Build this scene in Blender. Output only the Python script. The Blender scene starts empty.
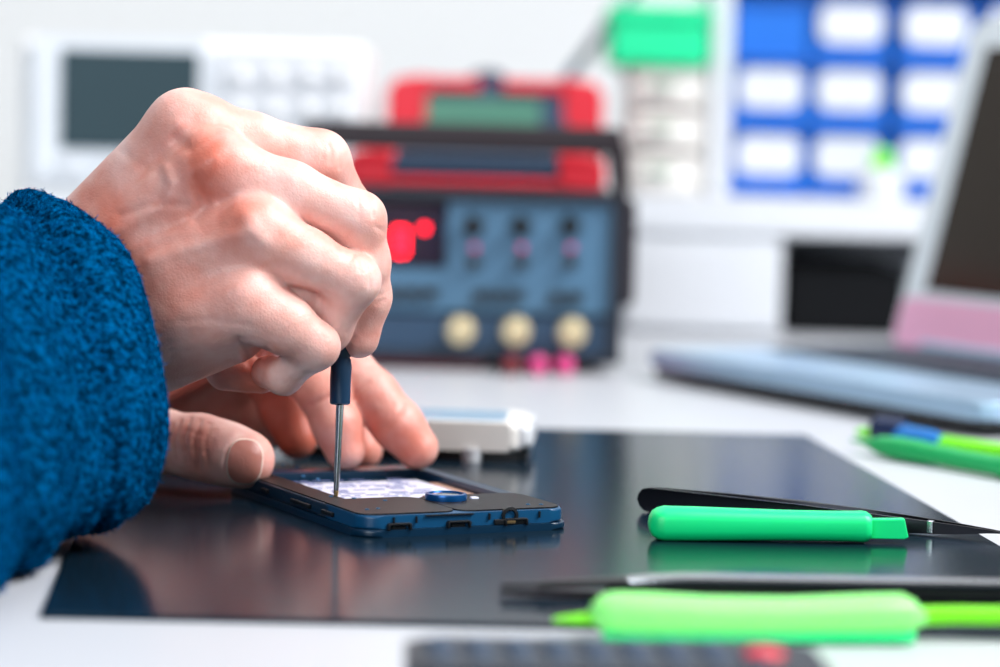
import bpy, bmesh, math, random
import numpy as np
from mathutils import Vector, Matrix
random.seed(7); RNG = np.random.default_rng(11)
SC = bpy.context.scene
COL = SC.collection
PI = math.pi

# ------------------------------------------------------------------ camera
F = 100.0 / 36.0 * 1000.0
H = 0.14
PITCH = math.atan(205.4 / F)
ROLL = math.radians(1.5)
fwd = np.array([0, math.cos(PITCH), -math.sin(PITCH)])
up0 = np.array([0, math.sin(PITCH), math.cos(PITCH)])
rt0 = np.array([1.0, 0, 0])
CR = rt0 * math.cos(ROLL) + up0 * math.sin(ROLL)
CU = up0 * math.cos(ROLL) - rt0 * math.sin(ROLL)
CAM = np.array([0, 0, H])

def ray(u, v):
    return fwd + CR * ((u - 500) / F) - CU * ((v - 333.5) / F)
def P(u, v, Y):
    d = ray(u, v); return CAM + d * (Y / d[1])
def T(u, v, z=0.0):
    d = ray(u, v); return CAM + d * ((z - H) / d[2])
def proj(p):
    q = np.asarray(p) - CAM
    w = q @ fwd
    return np.stack([500 + F * (q @ CR) / w, 333.5 - F * (q @ CU) / w], -1)

cam = bpy.data.cameras.new('camera'); camo = bpy.data.objects.new('camera', cam); COL.objects.link(camo)
cam.lens = 100; cam.sensor_width = 36; cam.clip_start = 0.02; cam.clip_end = 50
m = Matrix.Identity(4)
for i in range(3):
    m[i][0] = CR[i]; m[i][1] = CU[i]; m[i][2] = -fwd[i]; m[i][3] = CAM[i]
camo.matrix_world = m
cam.dof.use_dof = True; cam.dof.focus_distance = 0.968; cam.dof.aperture_fstop = 5.5
SC.camera = camo

# ------------------------------------------------------------------ materials
def srgb(r, g, b):
    f = lambda c: (c / 255 / 12.92) if c / 255 <= 0.04045 else ((c / 255 + 0.055) / 1.055) ** 2.4
    return (f(r), f(g), f(b), 1)

def mat(name, col, rough=0.5, metal=0.0, noise=0.04, nscale=60, bump=0.0, bscale=400, spec=0.5, sss=0.0, coat=0.0, sheen=0.0, trans=0.0, emit=None, estr=0.0):
    M = bpy.data.materials.new(name); M.use_nodes = True
    nt = M.node_tree; b = nt.nodes['Principled BSDF']
    b.inputs['Roughness'].default_value = rough; b.inputs['Metallic'].default_value = metal
    b.inputs['Specular IOR Level'].default_value = spec
    tc = nt.nodes.new('ShaderNodeTexCoord')
    nz = nt.nodes.new('ShaderNodeTexNoise'); nz.inputs['Scale'].default_value = nscale; nz.inputs['Detail'].default_value = 3
    nt.links.new(tc.outputs['Object'], nz.inputs['Vector'])
    mx = nt.nodes.new('ShaderNodeMix'); mx.data_type = 'RGBA'
    mx.inputs[6].default_value = tuple(c * (1 - noise) for c in col[:3]) + (1,)
    mx.inputs[7].default_value = tuple(min(1, c * (1 + noise)) for c in col[:3]) + (1,)
    nt.links.new(nz.outputs['Fac'], mx.inputs[0]); nt.links.new(mx.outputs[2], b.inputs['Base Color'])
    if bump > 0:
        n2 = nt.nodes.new('ShaderNodeTexNoise'); n2.inputs['Scale'].default_value = bscale; n2.inputs['Detail'].default_value = 4
        nt.links.new(tc.outputs['Object'], n2.inputs['Vector'])
        bp = nt.nodes.new('ShaderNodeBump'); bp.inputs['Strength'].default_value = bump; bp.inputs['Distance'].default_value = 0.001
        nt.links.new(n2.outputs['Fac'], bp.inputs['Height']); nt.links.new(bp.outputs['Normal'], b.inputs['Normal'])
    if sss:
        b.inputs['Subsurface Weight'].default_value = sss; b.inputs['Subsurface Radius'].default_value = (1, .35, .2); b.inputs['Subsurface Scale'].default_value = 0.004
    if coat: b.inputs['Coat Weight'].default_value = coat; b.inputs['Coat Roughness'].default_value = 0.1
    if sheen: b.inputs['Sheen Weight'].default_value = sheen
    if trans: b.inputs['Transmission Weight'].default_value = trans
    if emit: b.inputs['Emission Color'].default_value = emit; b.inputs['Emission Strength'].default_value = estr
    return M

MT = {}
MT['wall'] = mat('wall_paint', srgb(228, 230, 230), .9, nscale=3, noise=.015)
MT['table'] = mat('white_laminate', srgb(190, 194, 201), .38, nscale=8, noise=.015)
MT['white'] = mat('white_plastic', srgb(212, 216, 222), .45)
MT['warmwhite'] = mat('warm_white_plastic', srgb(232, 230, 226), .35)
MT['scope'] = mat('instrument_white', srgb(240, 242, 244), .5)
MT['scopegrey'] = mat('instrument_grey', srgb(226, 232, 239), .5)
MT['scopescreen'] = mat('dark_teal_glass', srgb(44, 66, 74), .5, spec=.3)
MT['mat'] = mat('glossy_black_mat', srgb(14, 30, 42), .17, noise=.08, nscale=30, bump=.008, bscale=900, spec=.13)
MT['mat'].node_tree.nodes['Principled BSDF'].inputs['Specular Tint'].default_value = (.38, .72, 1, 1)
MT['black'] = mat('black_plastic', srgb(14, 16, 20), .4)
MT['blackbox'] = mat('matt_black', srgb(7, 9, 13), .85, spec=.2)
MT['phone'] = mat('phone_black_plastic', srgb(4, 40, 64), .3, spec=.6, noise=.1)
MT['phonebluelit'] = mat('phone_plastic_blue_lit', srgb(4, 70, 110), .35, spec=.6)  # phone plastic with the blue light on its near end put into the colour
MT['phonetop'] = mat('phone_inner_plastic', srgb(19, 15, 17), .45, spec=.25, noise=.12, nscale=150, bump=.05, bscale=1500)
MT['phonerim'] = mat('phone_rim_plastic', srgb(8, 9, 12), .35)
MT['ring'] = mat('blue_anodised_ring', srgb(4, 78, 140), .3, metal=.5)
MT['lens'] = mat('lens_glass', srgb(10, 30, 50), .05, coat=1)
MT['label'] = mat('paper_label', srgb(206, 207, 224), .5)
MT['ink'] = mat('printed_ink', srgb(104, 112, 156), .6)
MT['copper'] = mat('copper_foil', srgb(190, 150, 130), .4, metal=.5)
MT['steel'] = mat('brushed_steel', srgb(190, 192, 196), .25, metal=1, bump=.03, bscale=1800)
MT['darksteel'] = mat('black_coated_steel', srgb(40, 40, 46), .28, metal=.85, noise=.1)
MT['tip'] = mat('bronze_tip', srgb(205, 170, 120), .3, metal=.9)
MT['driver'] = mat('navy_rubber', srgb(2, 44, 74), .42, spec=.4)
MT['green'] = mat('green_plastic', srgb(0, 232, 136), .42, sss=.15)
MT['green2'] = mat('deep_green_plastic', srgb(0, 172, 92), .45, sss=.1)
MT['lime'] = mat('lime_plastic', srgb(146, 255, 132), .35, sss=.25)
MT['lime2'] = mat('yellow_green_plastic', srgb(120, 232, 10), .4, sss=.2)
MT['navy'] = mat('navy_plastic', srgb(16, 36, 74), .4)
MT['blue'] = mat('bin_blue', srgb(0, 104, 206), .5, sss=0)
MT['screwhead'] = mat('screw_head', srgb(60, 110, 150), .35, metal=.7)
MT['blue2'] = mat('joint_blue', srgb(0, 110, 190), .4)
MT['greenbox'] = mat('mint_green_box', srgb(0, 220, 150), .5)
MT['psu'] = mat('psu_case', srgb(18, 27, 42), .5)
MT['psuface'] = mat('psu_face', srgb(72, 112, 142), .5)
MT['psulow'] = mat('psu_lower_face', srgb(34, 64, 92), .45)
MT['psuscreen'] = mat('psu_window', srgb(12, 20, 44), .15, coat=.5)
MT['handle'] = mat('maroon_black_handle', srgb(26, 10, 20), .5)
MT['led'] = mat('red_led', srgb(255, 20, 30), .4, emit=(1, .004, .02, 1), estr=9)
MT['gold'] = mat('binding_post_cap', srgb(214, 198, 160), .4, metal=.2)
MT['pinkpl'] = mat('magenta_plastic', srgb(215, 60, 130), .4)
MT['redpl'] = mat('red_plastic', srgb(214, 34, 52), .42)
MT['darkred'] = mat('dark_red_plastic', srgb(110, 14, 30), .5)
MT['lcd'] = mat('lcd_green', srgb(80, 135, 115), .35)
MT['slate'] = mat('slate_panel', srgb(50, 72, 98), .5)
MT['silver'] = mat('laptop_silver', srgb(160, 190, 214), .32, metal=.4)
MT['lid'] = mat('laptop_bezel', srgb(236, 245, 250), .4)
MT['pinkcast'] = mat('laptop_bezel_pink_cast', srgb(250, 186, 216), .45)  # pink cast of light on the bezel, put into its colour
MT['screen'] = mat('laptop_dark_glass', srgb(50, 42, 34), .22, spec=.3)
MT['keys'] = mat('dark_keys', srgb(28, 42, 58), .45)
MT['remote'] = mat('remote_case', srgb(16, 27, 40), .45)
MT['rbtn'] = mat('remote_button', srgb(22, 52, 80), .5)
MT['nail'] = mat('fingernail_keratin', srgb(186, 122, 110), .36, sss=.25, noise=.03, nscale=200)
MT['nailedge'] = mat('fingernail_edge', srgb(236, 214, 200), .4)
MT['sole'] = mat('floor_grey', srgb(150, 150, 150), .7)

def skin_material():
    M = bpy.data.materials.new('skin'); M.use_nodes = True
    nt = M.node_tree; b = nt.nodes['Principled BSDF']; L = nt.links
    tc = nt.nodes.new('ShaderNodeTexCoord')
    def noise(s, d=4):
        n = nt.nodes.new('ShaderNodeTexNoise'); n.inputs['Scale'].default_value = s; n.inputs['Detail'].default_value = d
        L.new(tc.outputs['Object'], n.inputs['Vector']); return n
    def ramp(n, p0, c0, p1, c1):
        r = nt.nodes.new('ShaderNodeValToRGB'); r.color_ramp.elements[0].position = p0; r.color_ramp.elements[0].color = c0
        r.color_ramp.elements[1].position = p1; r.color_ramp.elements[1].color = c1
        L.new(n.outputs['Fac'], r.inputs['Fac']); return r
    r1 = ramp(noise(55, 3), .35, srgb(226, 164, 150), .65, srgb(242, 202, 194))
    at = nt.nodes.new('ShaderNodeAttribute'); at.attribute_name = 'flush'
    n3 = noise(95, 5)
    mu = nt.nodes.new('ShaderNodeMath'); mu.operation = 'MULTIPLY_ADD'; mu.use_clamp = True
    mu.inputs[1].default_value = 1.1
    L.new(at.outputs['Fac'], mu.inputs[0])
    sb = nt.nodes.new('ShaderNodeMath'); sb.operation = 'MULTIPLY_ADD'; sb.inputs[1].default_value = .9; sb.inputs[2].default_value = -.40
    L.new(n3.outputs['Fac'], sb.inputs[0]); L.new(sb.outputs[0], mu.inputs[2])
    mx = nt.nodes.new('ShaderNodeMix'); mx.data_type = 'RGBA'
    L.new(mu.outputs[0], mx.inputs[0]); L.new(r1.outputs[0], mx.inputs[6]); mx.inputs[7].default_value = srgb(212, 118, 98)
    L.new(mx.outputs[2], b.inputs['Base Color'])
    b.inputs['Roughness'].default_value = .42; b.inputs['Specular IOR Level'].default_value = .45
    b.inputs['Subsurface Weight'].default_value = .15; b.inputs['Subsurface Radius'].default_value = (1, .3, .18); b.inputs['Subsurface Scale'].default_value = .004
    v = nt.nodes.new('ShaderNodeTexVoronoi'); v.feature = 'DISTANCE_TO_EDGE'; v.inputs['Scale'].default_value = 750
    L.new(tc.outputs['Object'], v.inputs['Vector'])
    vm = nt.nodes.new('ShaderNodeMath'); vm.operation = 'MINIMUM'; vm.inputs[1].default_value = .25; L.new(v.outputs['Distance'], vm.inputs[0])
    b1 = nt.nodes.new('ShaderNodeBump'); b1.inputs['Strength'].default_value = .28; b1.inputs['Distance'].default_value = .0006
    L.new(vm.outputs[0], b1.inputs['Height'])
    b2 = nt.nodes.new('ShaderNodeBump'); b2.inputs['Strength'].default_value = .24; b2.inputs['Distance'].default_value = .002
    L.new(noise(170, 5).outputs['Fac'], b2.inputs['Height']); L.new(b1.outputs['Normal'], b2.inputs['Normal'])
    L.new(b2.outputs['Normal'], b.inputs['Normal'])
    return M
MT['skin'] = skin_material()
def fleece_material(name, dark, light, rough=.95):
    M = bpy.data.materials.new(name); M.use_nodes = True
    nt = M.node_tree; b = nt.nodes['Principled BSDF']; L = nt.links
    tc = nt.nodes.new('ShaderNodeTexCoord')
    n = nt.nodes.new('ShaderNodeTexNoise'); n.inputs['Scale'].default_value = 420; n.inputs['Detail'].default_value = 4
    L.new(tc.outputs['Object'], n.inputs['Vector'])
    r = nt.nodes.new('ShaderNodeValToRGB'); r.color_ramp.elements[0].position = .38; r.color_ramp.elements[0].color = dark
    r.color_ramp.elements[1].position = .62; r.color_ramp.elements[1].color = light
    L.new(n.outputs['Fac'], r.inputs['Fac']); L.new(r.outputs[0], b.inputs['Base Color'])
    b.inputs['Roughness'].default_value = rough; b.inputs['Specular IOR Level'].default_value = .0
    b.inputs['Sheen Weight'].default_value = 0
    bp = nt.nodes.new('ShaderNodeBump'); bp.inputs['Strength'].default_value = .8; bp.inputs['Distance'].default_value = .002
    L.new(n.outputs['Fac'], bp.inputs['Height']); L.new(bp.outputs['Normal'], b.inputs['Normal'])
    return M
MT['fleece'] = fleece_material('blue_fleece', srgb(0, 36, 62), srgb(0, 88, 142))
MT['pile'] = fleece_material('blue_fleece_pile', srgb(0, 46, 80), srgb(0, 104, 166))

# ------------------------------------------------------------------ mesh helpers
def link(o, parent=None):
    COL.objects.link(o)
    if parent is not None: o.parent = parent
    return o
def tag(o, label=None, cat=None, group=None, kind=None):
    if label: o['label'] = label
    if cat: o['category'] = cat
    if group: o['group'] = group
    if kind: o['kind'] = kind
    return o
def thing(name, label, cat, loc=(0, 0, 0), rz=0.0, group=None):
    o = bpy.data.objects.new(name, None); link(o); o.location = loc; o.rotation_euler = (0, 0, rz)
    o.empty_display_size = .02
    return tag(o, label, cat, group)

class MB:
    """collects shapes into one bmesh"""
    def __init__(s): s.bm = bmesh.new(); s.mi = 0
    def _mark(s, faces):
        for f in faces: f.material_index = s.mi
    def box(s, c, d, bev=0.0, seg=2, rot=None):
        r = bmesh.ops.create_cube(s.bm, size=1)
        vs = r['verts']
        M_ = Matrix.Translation(c) @ (rot.to_4x4() if rot is not None else Matrix.Identity(4)) @ Matrix.Diagonal((d[0], d[1], d[2], 1))
        bmesh.ops.transform(s.bm, matrix=M_, verts=vs)
        fs = list({f for v in vs for f in v.link_faces})
        s._mark(fs)
        if bev > 0:
            es = list({e for v in vs for e in v.link_edges})
            rr = bmesh.ops.bevel(s.bm, geom=es, offset=bev, segments=seg, profile=.5, affect='EDGES', clamp_overlap=True)
            s._mark(rr['faces'])
        return s
    def prism(s, pts, z0, z1, bev=0.0, seg=2, axis='z'):
        """pts: 2D outline, extruded z0..z1; axis 'z': (x,y) outline, 'y': (x,z) outline"""
        mk = (lambda p, z: (p[0], p[1], z)) if axis == 'z' else (lambda p, z: (p[0], z, p[1]))
        a = [s.bm.verts.new(mk(p, z0)) for p in pts]; b = [s.bm.verts.new(mk(p, z1)) for p in pts]
        n = len(pts); fs = []
        fs.append(s.bm.faces.new(a[::-1])); top = s.bm.faces.new(b); fs.append(top)
        for i in range(n): fs.append(s.bm.faces.new((a[i], a[(i + 1) % n], b[(i + 1) % n], b[i])))
        s._mark(fs)
        if bev > 0:
            es = list(fs[0].edges) + list(top.edges)
            rr = bmesh.ops.bevel(s.bm, geom=es, offset=bev, segments=seg, profile=.5, affect='EDGES', clamp_overlap=True)
            s._mark(rr['faces'])
        return s
    def lathe(s, prof, c=(0, 0, 0), axis=(0, 0, 1), n=32):
        """prof: list of (r, h) along the axis"""
        q = Vector((0, 0, 1)).rotation_difference(Vector(axis))
        rings = []
        for r, h in prof:
            if r < 1e-7: rings.append([s.bm.verts.new(Vector(c) + q @ Vector((0, 0, h)))])
            else: rings.append([s.bm.verts.new(Vector(c) + q @ Vector((r * math.cos(2 * PI * k / n), r * math.sin(2 * PI * k / n), h))) for k in range(n)])
        fs = []
        for A, B in zip(rings, rings[1:]):
            for k in range(n):
                a, a2 = A[k % len(A)], A[(k + 1) % len(A)]; b, b2 = B[k % len(B)], B[(k + 1) % len(B)]
                v = []
                for x in (a, a2, b2, b):
                    if x not in v: v.append(x)
                if len(v) > 2:
                    try: fs.append(s.bm.faces.new(v))
                    except ValueError: pass
        s._mark(fs)
        return s
    def loft(s, secs, cap=True):
        """secs: list of rings (equal counts of points)"""
        rings = [[s.bm.verts.new(p) for p in r] for r in secs]
        n = len(rings[0]); fs = []
        for A, B in zip(rings, rings[1:]):
            for k in range(n): fs.append(s.bm.faces.new((A[k], A[(k + 1) % n], B[(k + 1) % n], B[k])))
        if cap:
            fs.append(s.bm.faces.new(rings[0][::-1])); fs.append(s.bm.faces.new(rings[-1]))
        s._mark(fs)
        return s
    def bar(s, stations, n=24, p=2.0):
        """stations: (center, half_width(horizontal), half_height(z)); superellipse sections, rounded ends by tapering"""
        C = [Vector(x[0]) for x in stations]; secs = []
        for i, (c, hw, hh) in enumerate(stations):
            d = (C[min(i + 1, len(C) - 1)] - C[max(i - 1, 0)]).normalized()
            side = Vector((-d.y, d.x, 0)).normalized(); upv = side.cross(d) * -1
            if upv.z < 0: upv = -upv
            ring = []
            for k in range(n):
                a = 2 * PI * k / n; ca, sa = math.cos(a), math.sin(a)
                x = math.copysign(abs(ca) ** (2 / p), ca) * hw; y = math.copysign(abs(sa) ** (2 / p), sa) * hh
                ring.append(Vector(c) + side * x + upv * y)
            secs.append(ring)
        return s.loft(secs)
    def tube(s, pts, r, n=12):
        return s.bar([(p, r, r) for p in pts], n)
    def build(s, name, mats, parent=None, smooth=True, angle=35):
        me = bpy.data.meshes.new(name)
        bmesh.ops.recalc_face_normals(s.bm, faces=s.bm.faces)
        s.bm.to_mesh(me); s.bm.free()
        for m_ in (mats if isinstance(mats, (list, tuple)) else [mats]): me.materials.append(m_)
        if smooth:
            me.polygons.foreach_set('use_smooth', [True] * len(me.polygons))
            me.set_sharp_from_angle(angle=math.radians(angle))
        o = bpy.data.objects.new(name, me); link(o, parent)
        if smooth:
            wn = o.modifiers.new('weighted_normals', 'WEIGHTED_NORMAL'); wn.keep_sharp = True; wn.weight = 100
        return o
def part(name, mats, parent, fn, **k):
    b = MB(); fn(b); return b.build(name, mats, parent, **k)
def rrect(x0, x1, y0, y1, r, n=6):
    o = []
    for cx, cy, a0 in ((x1 - r, y1 - r, 0), (x0 + r, y1 - r, 90), (x0 + r, y0 + r, 180), (x1 - r, y0 + r, 270)):
        for k in range(n + 1):
            a = math.radians(a0 + 90 * k / n); o.append((cx + r * math.cos(a), cy + r * math.sin(a)))
    return o

# ------------------------------------------------------------------ signed distance modelling for the hands
def surface_nets(Fv, org, h):
    """Fv: 3D array of signed distances -> verts, quads"""
    neg = Fv < 0
    nx, ny, nz = Fv.shape
    s = np.zeros((nx - 1, ny - 1, nz - 1), np.int8)
    offs = [(i, j, k) for i in (0, 1) for j in (0, 1) for k in (0, 1)]
    for i, j, k in offs: s += neg[i:nx - 1 + i, j:ny - 1 + j, k:nz - 1 + k]
    act = (s > 0) & (s < 8)
    idx = np.argwhere(act)
    vid = -np.ones(act.shape, np.int64); vid[act] = np.arange(len(idx))
    vals = {o: Fv[idx[:, 0] + o[0], idx[:, 1] + o[1], idx[:, 2] + o[2]] for o in offs}
    acc = np.zeros((len(idx), 3)); cnt = np.zeros(len(idx))
    for a in offs:
        for ax in range(3):
            if a[ax] == 1: continue
            b = list(a); b[ax] = 1; b = tuple(b)
            fa, fb = vals[a], vals[b]
            cr = (fa < 0) != (fb < 0)
            t = np.where(cr, fa / np.where(cr, fa - fb, 1), 0)
            p = np.array(a, float)[None, :].repeat(len(idx), 0); p[:, ax] += t
            acc[cr] += p[cr]; cnt[cr] += 1
    V = (idx + acc / cnt[:, None]) * h + org
    quads = []
    for ax in range(3):
        sl0 = [slice(None)] * 3; sl1 = [slice(None)] * 3
        sl0[ax] = slice(0, -1); sl1[ax] = slice(1, None)
        cr = neg[tuple(sl0)] != neg[tuple(sl1)]
        e = np.argwhere(cr); flip = neg[tuple(sl0)][cr]
        o1, o2 = (ax + 1) % 3, (ax + 2) % 3
        ok = (e[:, o1] > 0) & (e[:, o2] > 0) & (e[:, o1] < Fv.shape[o1] - 1) & (e[:, o2] < Fv.shape[o2] - 1)
        e, flip = e[ok], flip[ok]
        def cell(d1, d2):
            c = e.copy(); c[:, o1] -= d1; c[:, o2] -= d2
            return vid[c[:, 0], c[:, 1], c[:, 2]]
        q = np.stack([cell(1, 1), cell(0, 1), cell(0, 0), cell(1, 0)], 1)
        q[~flip] = q[~flip][:, ::-1]
        quads.append(q)
    return V, np.concatenate(quads)

class Hand:
    """fingers and palm as chains of tapering capsules in world metres; one continuous skin is grown over them"""
    def __init__(s): s.palm = []; s.fing = []
    @staticmethod
    def chain(pts):
        return [(P(a[0], a[1], a[2]), P(b[0], b[1], b[2]), a[3] / 1000, b[3] / 1000) for a, b in zip(pts, pts[1:])]
    def sd(s, X):
        def cap(pr):
            a, b, ra, rb = pr
            ba = b - a; t = np.clip(((X - a) @ ba) / (ba @ ba), 0, 1)
            return np.sqrt(np.maximum(((X - a - t[..., None] * ba) ** 2).sum(-1), 1e-14)) - (ra + (rb - ra) * t)
        def smin(a, b, k):
            h = np.maximum(k - np.abs(a - b), 0) / k
            return np.minimum(a, b) - h * h * k * .25
        D = None
        for pr in s.palm:
            d = cap(pr); D = d if D is None else smin(D, d, s.kp)
        R = D
        for fch, kf in s.fing:
            f = None
            for pr in fch:
                d = cap(pr); f = d if f is None else smin(f, d, .0045)
            R = smin(R, smin(D, f, kf), .0011)
        return R
    def grow(s, h, lo, hi, slab=24):
        n = np.ceil((np.array(hi) - lo) / h).astype(int)
        xs = lo[0] + h * np.arange(n[0]); ys = lo[1] + h * np.arange(n[1]); zs = lo[2] + h * np.arange(n[2])
        out = np.empty(tuple(n), np.float32)
        for i in range(0, n[0], slab):
            G = np.stack(np.meshgrid(xs[i:i + slab], ys, zs, indexing='ij'), -1)
            out[i:i + slab] = s.sd(G)
        return surface_nets(out, np.array(lo), h)
    def grad(s, V, e=4e-4):
        g = np.stack([s.sd(V + np.eye(3)[k] * e) - s.sd(V - np.eye(3)[k] * e) for k in range(3)], 1)
        return g / (np.linalg.norm(g, axis=1, keepdims=True) + 1e-12)

def smooth_verts(V, Q, it=3, lam=.5):
    for _ in range(it):
        acc = np.zeros_like(V); cnt = np.zeros(len(V))
        for a, b in ((0, 1), (1, 2), (2, 3), (3, 0)):
            np.add.at(acc, Q[:, a], V[Q[:, b]]); np.add.at(cnt, Q[:, a], 1)
            np.add.at(acc, Q[:, b], V[Q[:, a]]); np.add.at(cnt, Q[:, b], 1)
        V = V + lam * (acc / np.maximum(cnt, 1)[:, None] - V)
    return V
def seg_dist(p, line):
    d = np.full(len(p), 1e9)
    for a, b in zip(line, line[1:]):
        a = np.array(a, float); b = np.array(b, float); ba = b - a
        t = np.clip(((p - a) @ ba) / (ba @ ba), 0, 1)
        d = np.minimum(d, np.linalg.norm(p - a - t[:, None] * ba, axis=1))
    return d
def mesh_from(name, V, Q, material, parent, attr=None):
    me = bpy.data.meshes.new(name)
    me.vertices.add(len(V)); me.vertices.foreach_set('co', V.astype(np.float32).ravel())
    k = Q.shape[1]
    me.loops.add(Q.size); me.loops.foreach_set('vertex_index', Q.astype(np.int32).ravel())
    me.polygons.add(len(Q)); me.polygons.foreach_set('loop_start', np.arange(0, Q.size, k, dtype=np.int32))
    me.update(); me.validate()
    me.polygons.foreach_set('use_smooth', [True] * len(me.polygons))
    if attr is not None:
        a = me.attributes.new('flush', 'FLOAT', 'POINT'); a.data.foreach_set('value', attr.astype(np.float32))
    me.materials.append(material)
    o = bpy.data.objects.new(name, me); return link(o, parent)

def detail(hand, V, Q, creases, bumps, flush, fold=None):
    """creases: skin lines worked into the surface; bumps: veins and tendons; flush: redder skin over the joints"""
    V = smooth_verts(V, Q, 2)
    N = hand.grad(V)
    px = proj(V)
    vis = ((V - CAM) * N).sum(1) < 0
    disp = np.zeros(len(V))
    for line, w, dep in creases:            # pixel polyline traced from the hand's own folds, width px, depth mm
        d = seg_dist(px, line); disp -= np.where(vis, dep / 1000 * np.exp(-(d / w) ** 2), 0)
    for line, w, hgt in bumps:
        d = seg_dist(px, line); disp += np.where(vis, hgt / 1000 * np.exp(-(d / w) ** 2), 0)
    V = V + N * disp[:, None]
    V = smooth_verts(V, Q, 1, .3)
    fl = np.zeros(len(V))
    for c, r, a in flush:
        d = np.linalg.norm(V - P(*c), axis=1); fl += a * np.exp(-(d / (r / 1000)) ** 2)
    return V, np.clip(fl, 0, 1)

person = thing('person', 'person in blue fleece sleeves driving a screw and steadying the opened phone', 'person', tuple(P(60, 420, 1.0) * np.array([1, 1, 0])))
def keep(o):                                   # geometry is given in world metres; keep it there under the parent
    o.matrix_parent_inverse = Matrix.Translation(-person.location); return o

# ---- right hand: back of the hand to the camera, little finger nearest, screwdriver held in the fingertips
RH = Hand(); RH.kp = .006
ch = Hand.chain
RH.palm += ch([(-190, 420, .905, 27), (60, 315, .965, 24), (100, 290, .972, 21)])
RH.palm += ch([(80, 264, .985, 19), (186, 130, .970, 12.4), (200, 131, .970, 11)])
RH.palm += ch([(92, 284, .975, 18), (216, 166, .955, 11.6)])
RH.palm += ch([(104, 312, .968, 18), (254, 232, .948, 11.6)])
RH.palm += ch([(118, 336, .966, 18.5), (242, 302, .948, 13)])
RH.palm += ch([(125, 351, .97, 18.8), (228, 324, .962, 13.6)])
RH.palm += ch([(120, 300, .99, 20), (250, 225, .985, 15)])
RH.palm += ch([(140, 335, 1.0, 18), (262, 330, .995, 12)])
RH.fing = [
    (ch([(190, 131, .970, 11.4), (250, 141, .975, 9.6), (320, 160, .984, 10.0), (348, 212, 1.0, 8.8), (352, 296, .998, 7.4)]), .008),
    (ch([(218, 166, .955, 11), (290, 190, .957, 9.4), (358, 219, .962, 9.1), (365, 262, .968, 8.2), (366, 297, .973, 8.3), (359, 338, .975, 7.2)]), .008),
    (ch([(256, 231, .948, 11), (305, 257, .950, 9.4), (354, 280, .955, 8.5), (328, 330, .965, 7.4), (302, 345, .975, 7)]), .008),
    (ch([(262, 262, .955, 9), (296, 284, .961, 8.5), (322, 318, .968, 8)]), .006),
    (ch([(248, 303, .947, 12.6), (285, 325, .947, 9.6), (316, 346, .95, 7.5), (284, 377, .962, 5.6), (268, 372, .972, 6)]), .006),
    (ch([(170, 330, 1.0, 15), (270, 300, 1.012, 10.5), (325, 312, 1.006, 9), (350, 326, .998, 7.5)]), .010),
    (ch([(226, 370, .985, 7.5), (262, 378, .98, 5.6)]), .006),
]
lo = np.array([-.262, .88, .02]); hi = np.array([-.028, 1.035, .17])
V, Q = RH.grow(.00085, lo, hi)
cre_r = [([(250, 366), (244, 352), (238, 340)], 3.2, .9), ([(262, 364), (268, 352)], 3, .8), ([(268, 346), (258, 355)], 2.5, .5),
         ([(340, 183), (346, 200), (344, 214)], 2.0, 0), ([(368, 193), (373, 203), (373, 216)], 1.8, .7), ([(375, 226), (384, 232)], 1.6, .4),
         ([(357, 194), (360, 206), (359, 218)], 1.8, .4), ([(363, 193), (366, 206)], 1.5, .3),
         ([(328, 143), (332, 152), (330, 163)], 2, .5), ([(336, 144), (341, 155), (340, 168)], 1.8, .5), ([(322, 142), (325, 150), (322, 158)], 1.8, .3),
         ([(342, 272), (350, 262), (354, 254)], 1.8, .4), ([(365, 262), (370, 274), (370, 287)], 1.6, .35), ([(358, 260), (361, 272)], 1.5, .25),
         ([(384, 300), (376, 304)], 1.8, .4), ([(389, 293), (378, 296)], 1.6, .35),
         ([(162, 345), (180, 340), (196, 330)], 2.5, .35), ([(165, 358), (185, 350)], 2.5, .3), ([(180, 322), (210, 320), (250, 326)], 2.5, .25),
         ([(160, 172), (163, 185), (158, 196)], 7, .55), ([(195, 180), (205, 205), (195, 218)], 6, 1.3), ([(176, 140), (190, 148), (215, 132)], 7, 1.0),
         ([(120, 215), (150, 205), (185, 205)], 4, .5), ([(120, 150), (145, 168)], 5, .3)]
bum_r = [([(100, 240), (135, 222), (165, 203), (172, 185), (166, 170)], 6, .8), ([(90, 215), (140, 165), (178, 125)], 6, .6),
         ([(150, 260), (200, 245), (250, 232)], 7, .7), ([(190, 175), (214, 160)], 9, .8), ([(248, 218), (262, 240)], 9, .9),
         ([(130, 250), (180, 232), (215, 205)], 5, .5), ([(240, 290), (262, 262)], 9, .5)]
fl_r = [((206, 150, .943), 12, .75), ((200, 190, .943), 12, .45), ((238, 215, .937), 11, .5), ((222, 300, .935), 13, .3), ((170, 120, .955), 11, .25),
        ((120, 230, .955), 25, .35), ((150, 300, .95), 25, .3), ((90, 230, .96), 20, .3), ((374, 225, .953), 5, .3), ((340, 155, .975), 6, .2), ((312, 350, .943), 8, .25), ((255, 380, .975), 14, .9), ((370, 335, .967), 9, .5)]
V, fl = detail(RH, V, Q, cre_r, bum_r, fl_r)
rh = keep(mesh_from('right_hand', V, Q, MT['skin'], person, fl)); rh['label'] = 'bare hand seen from the back, gripping the screwdriver'

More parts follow.
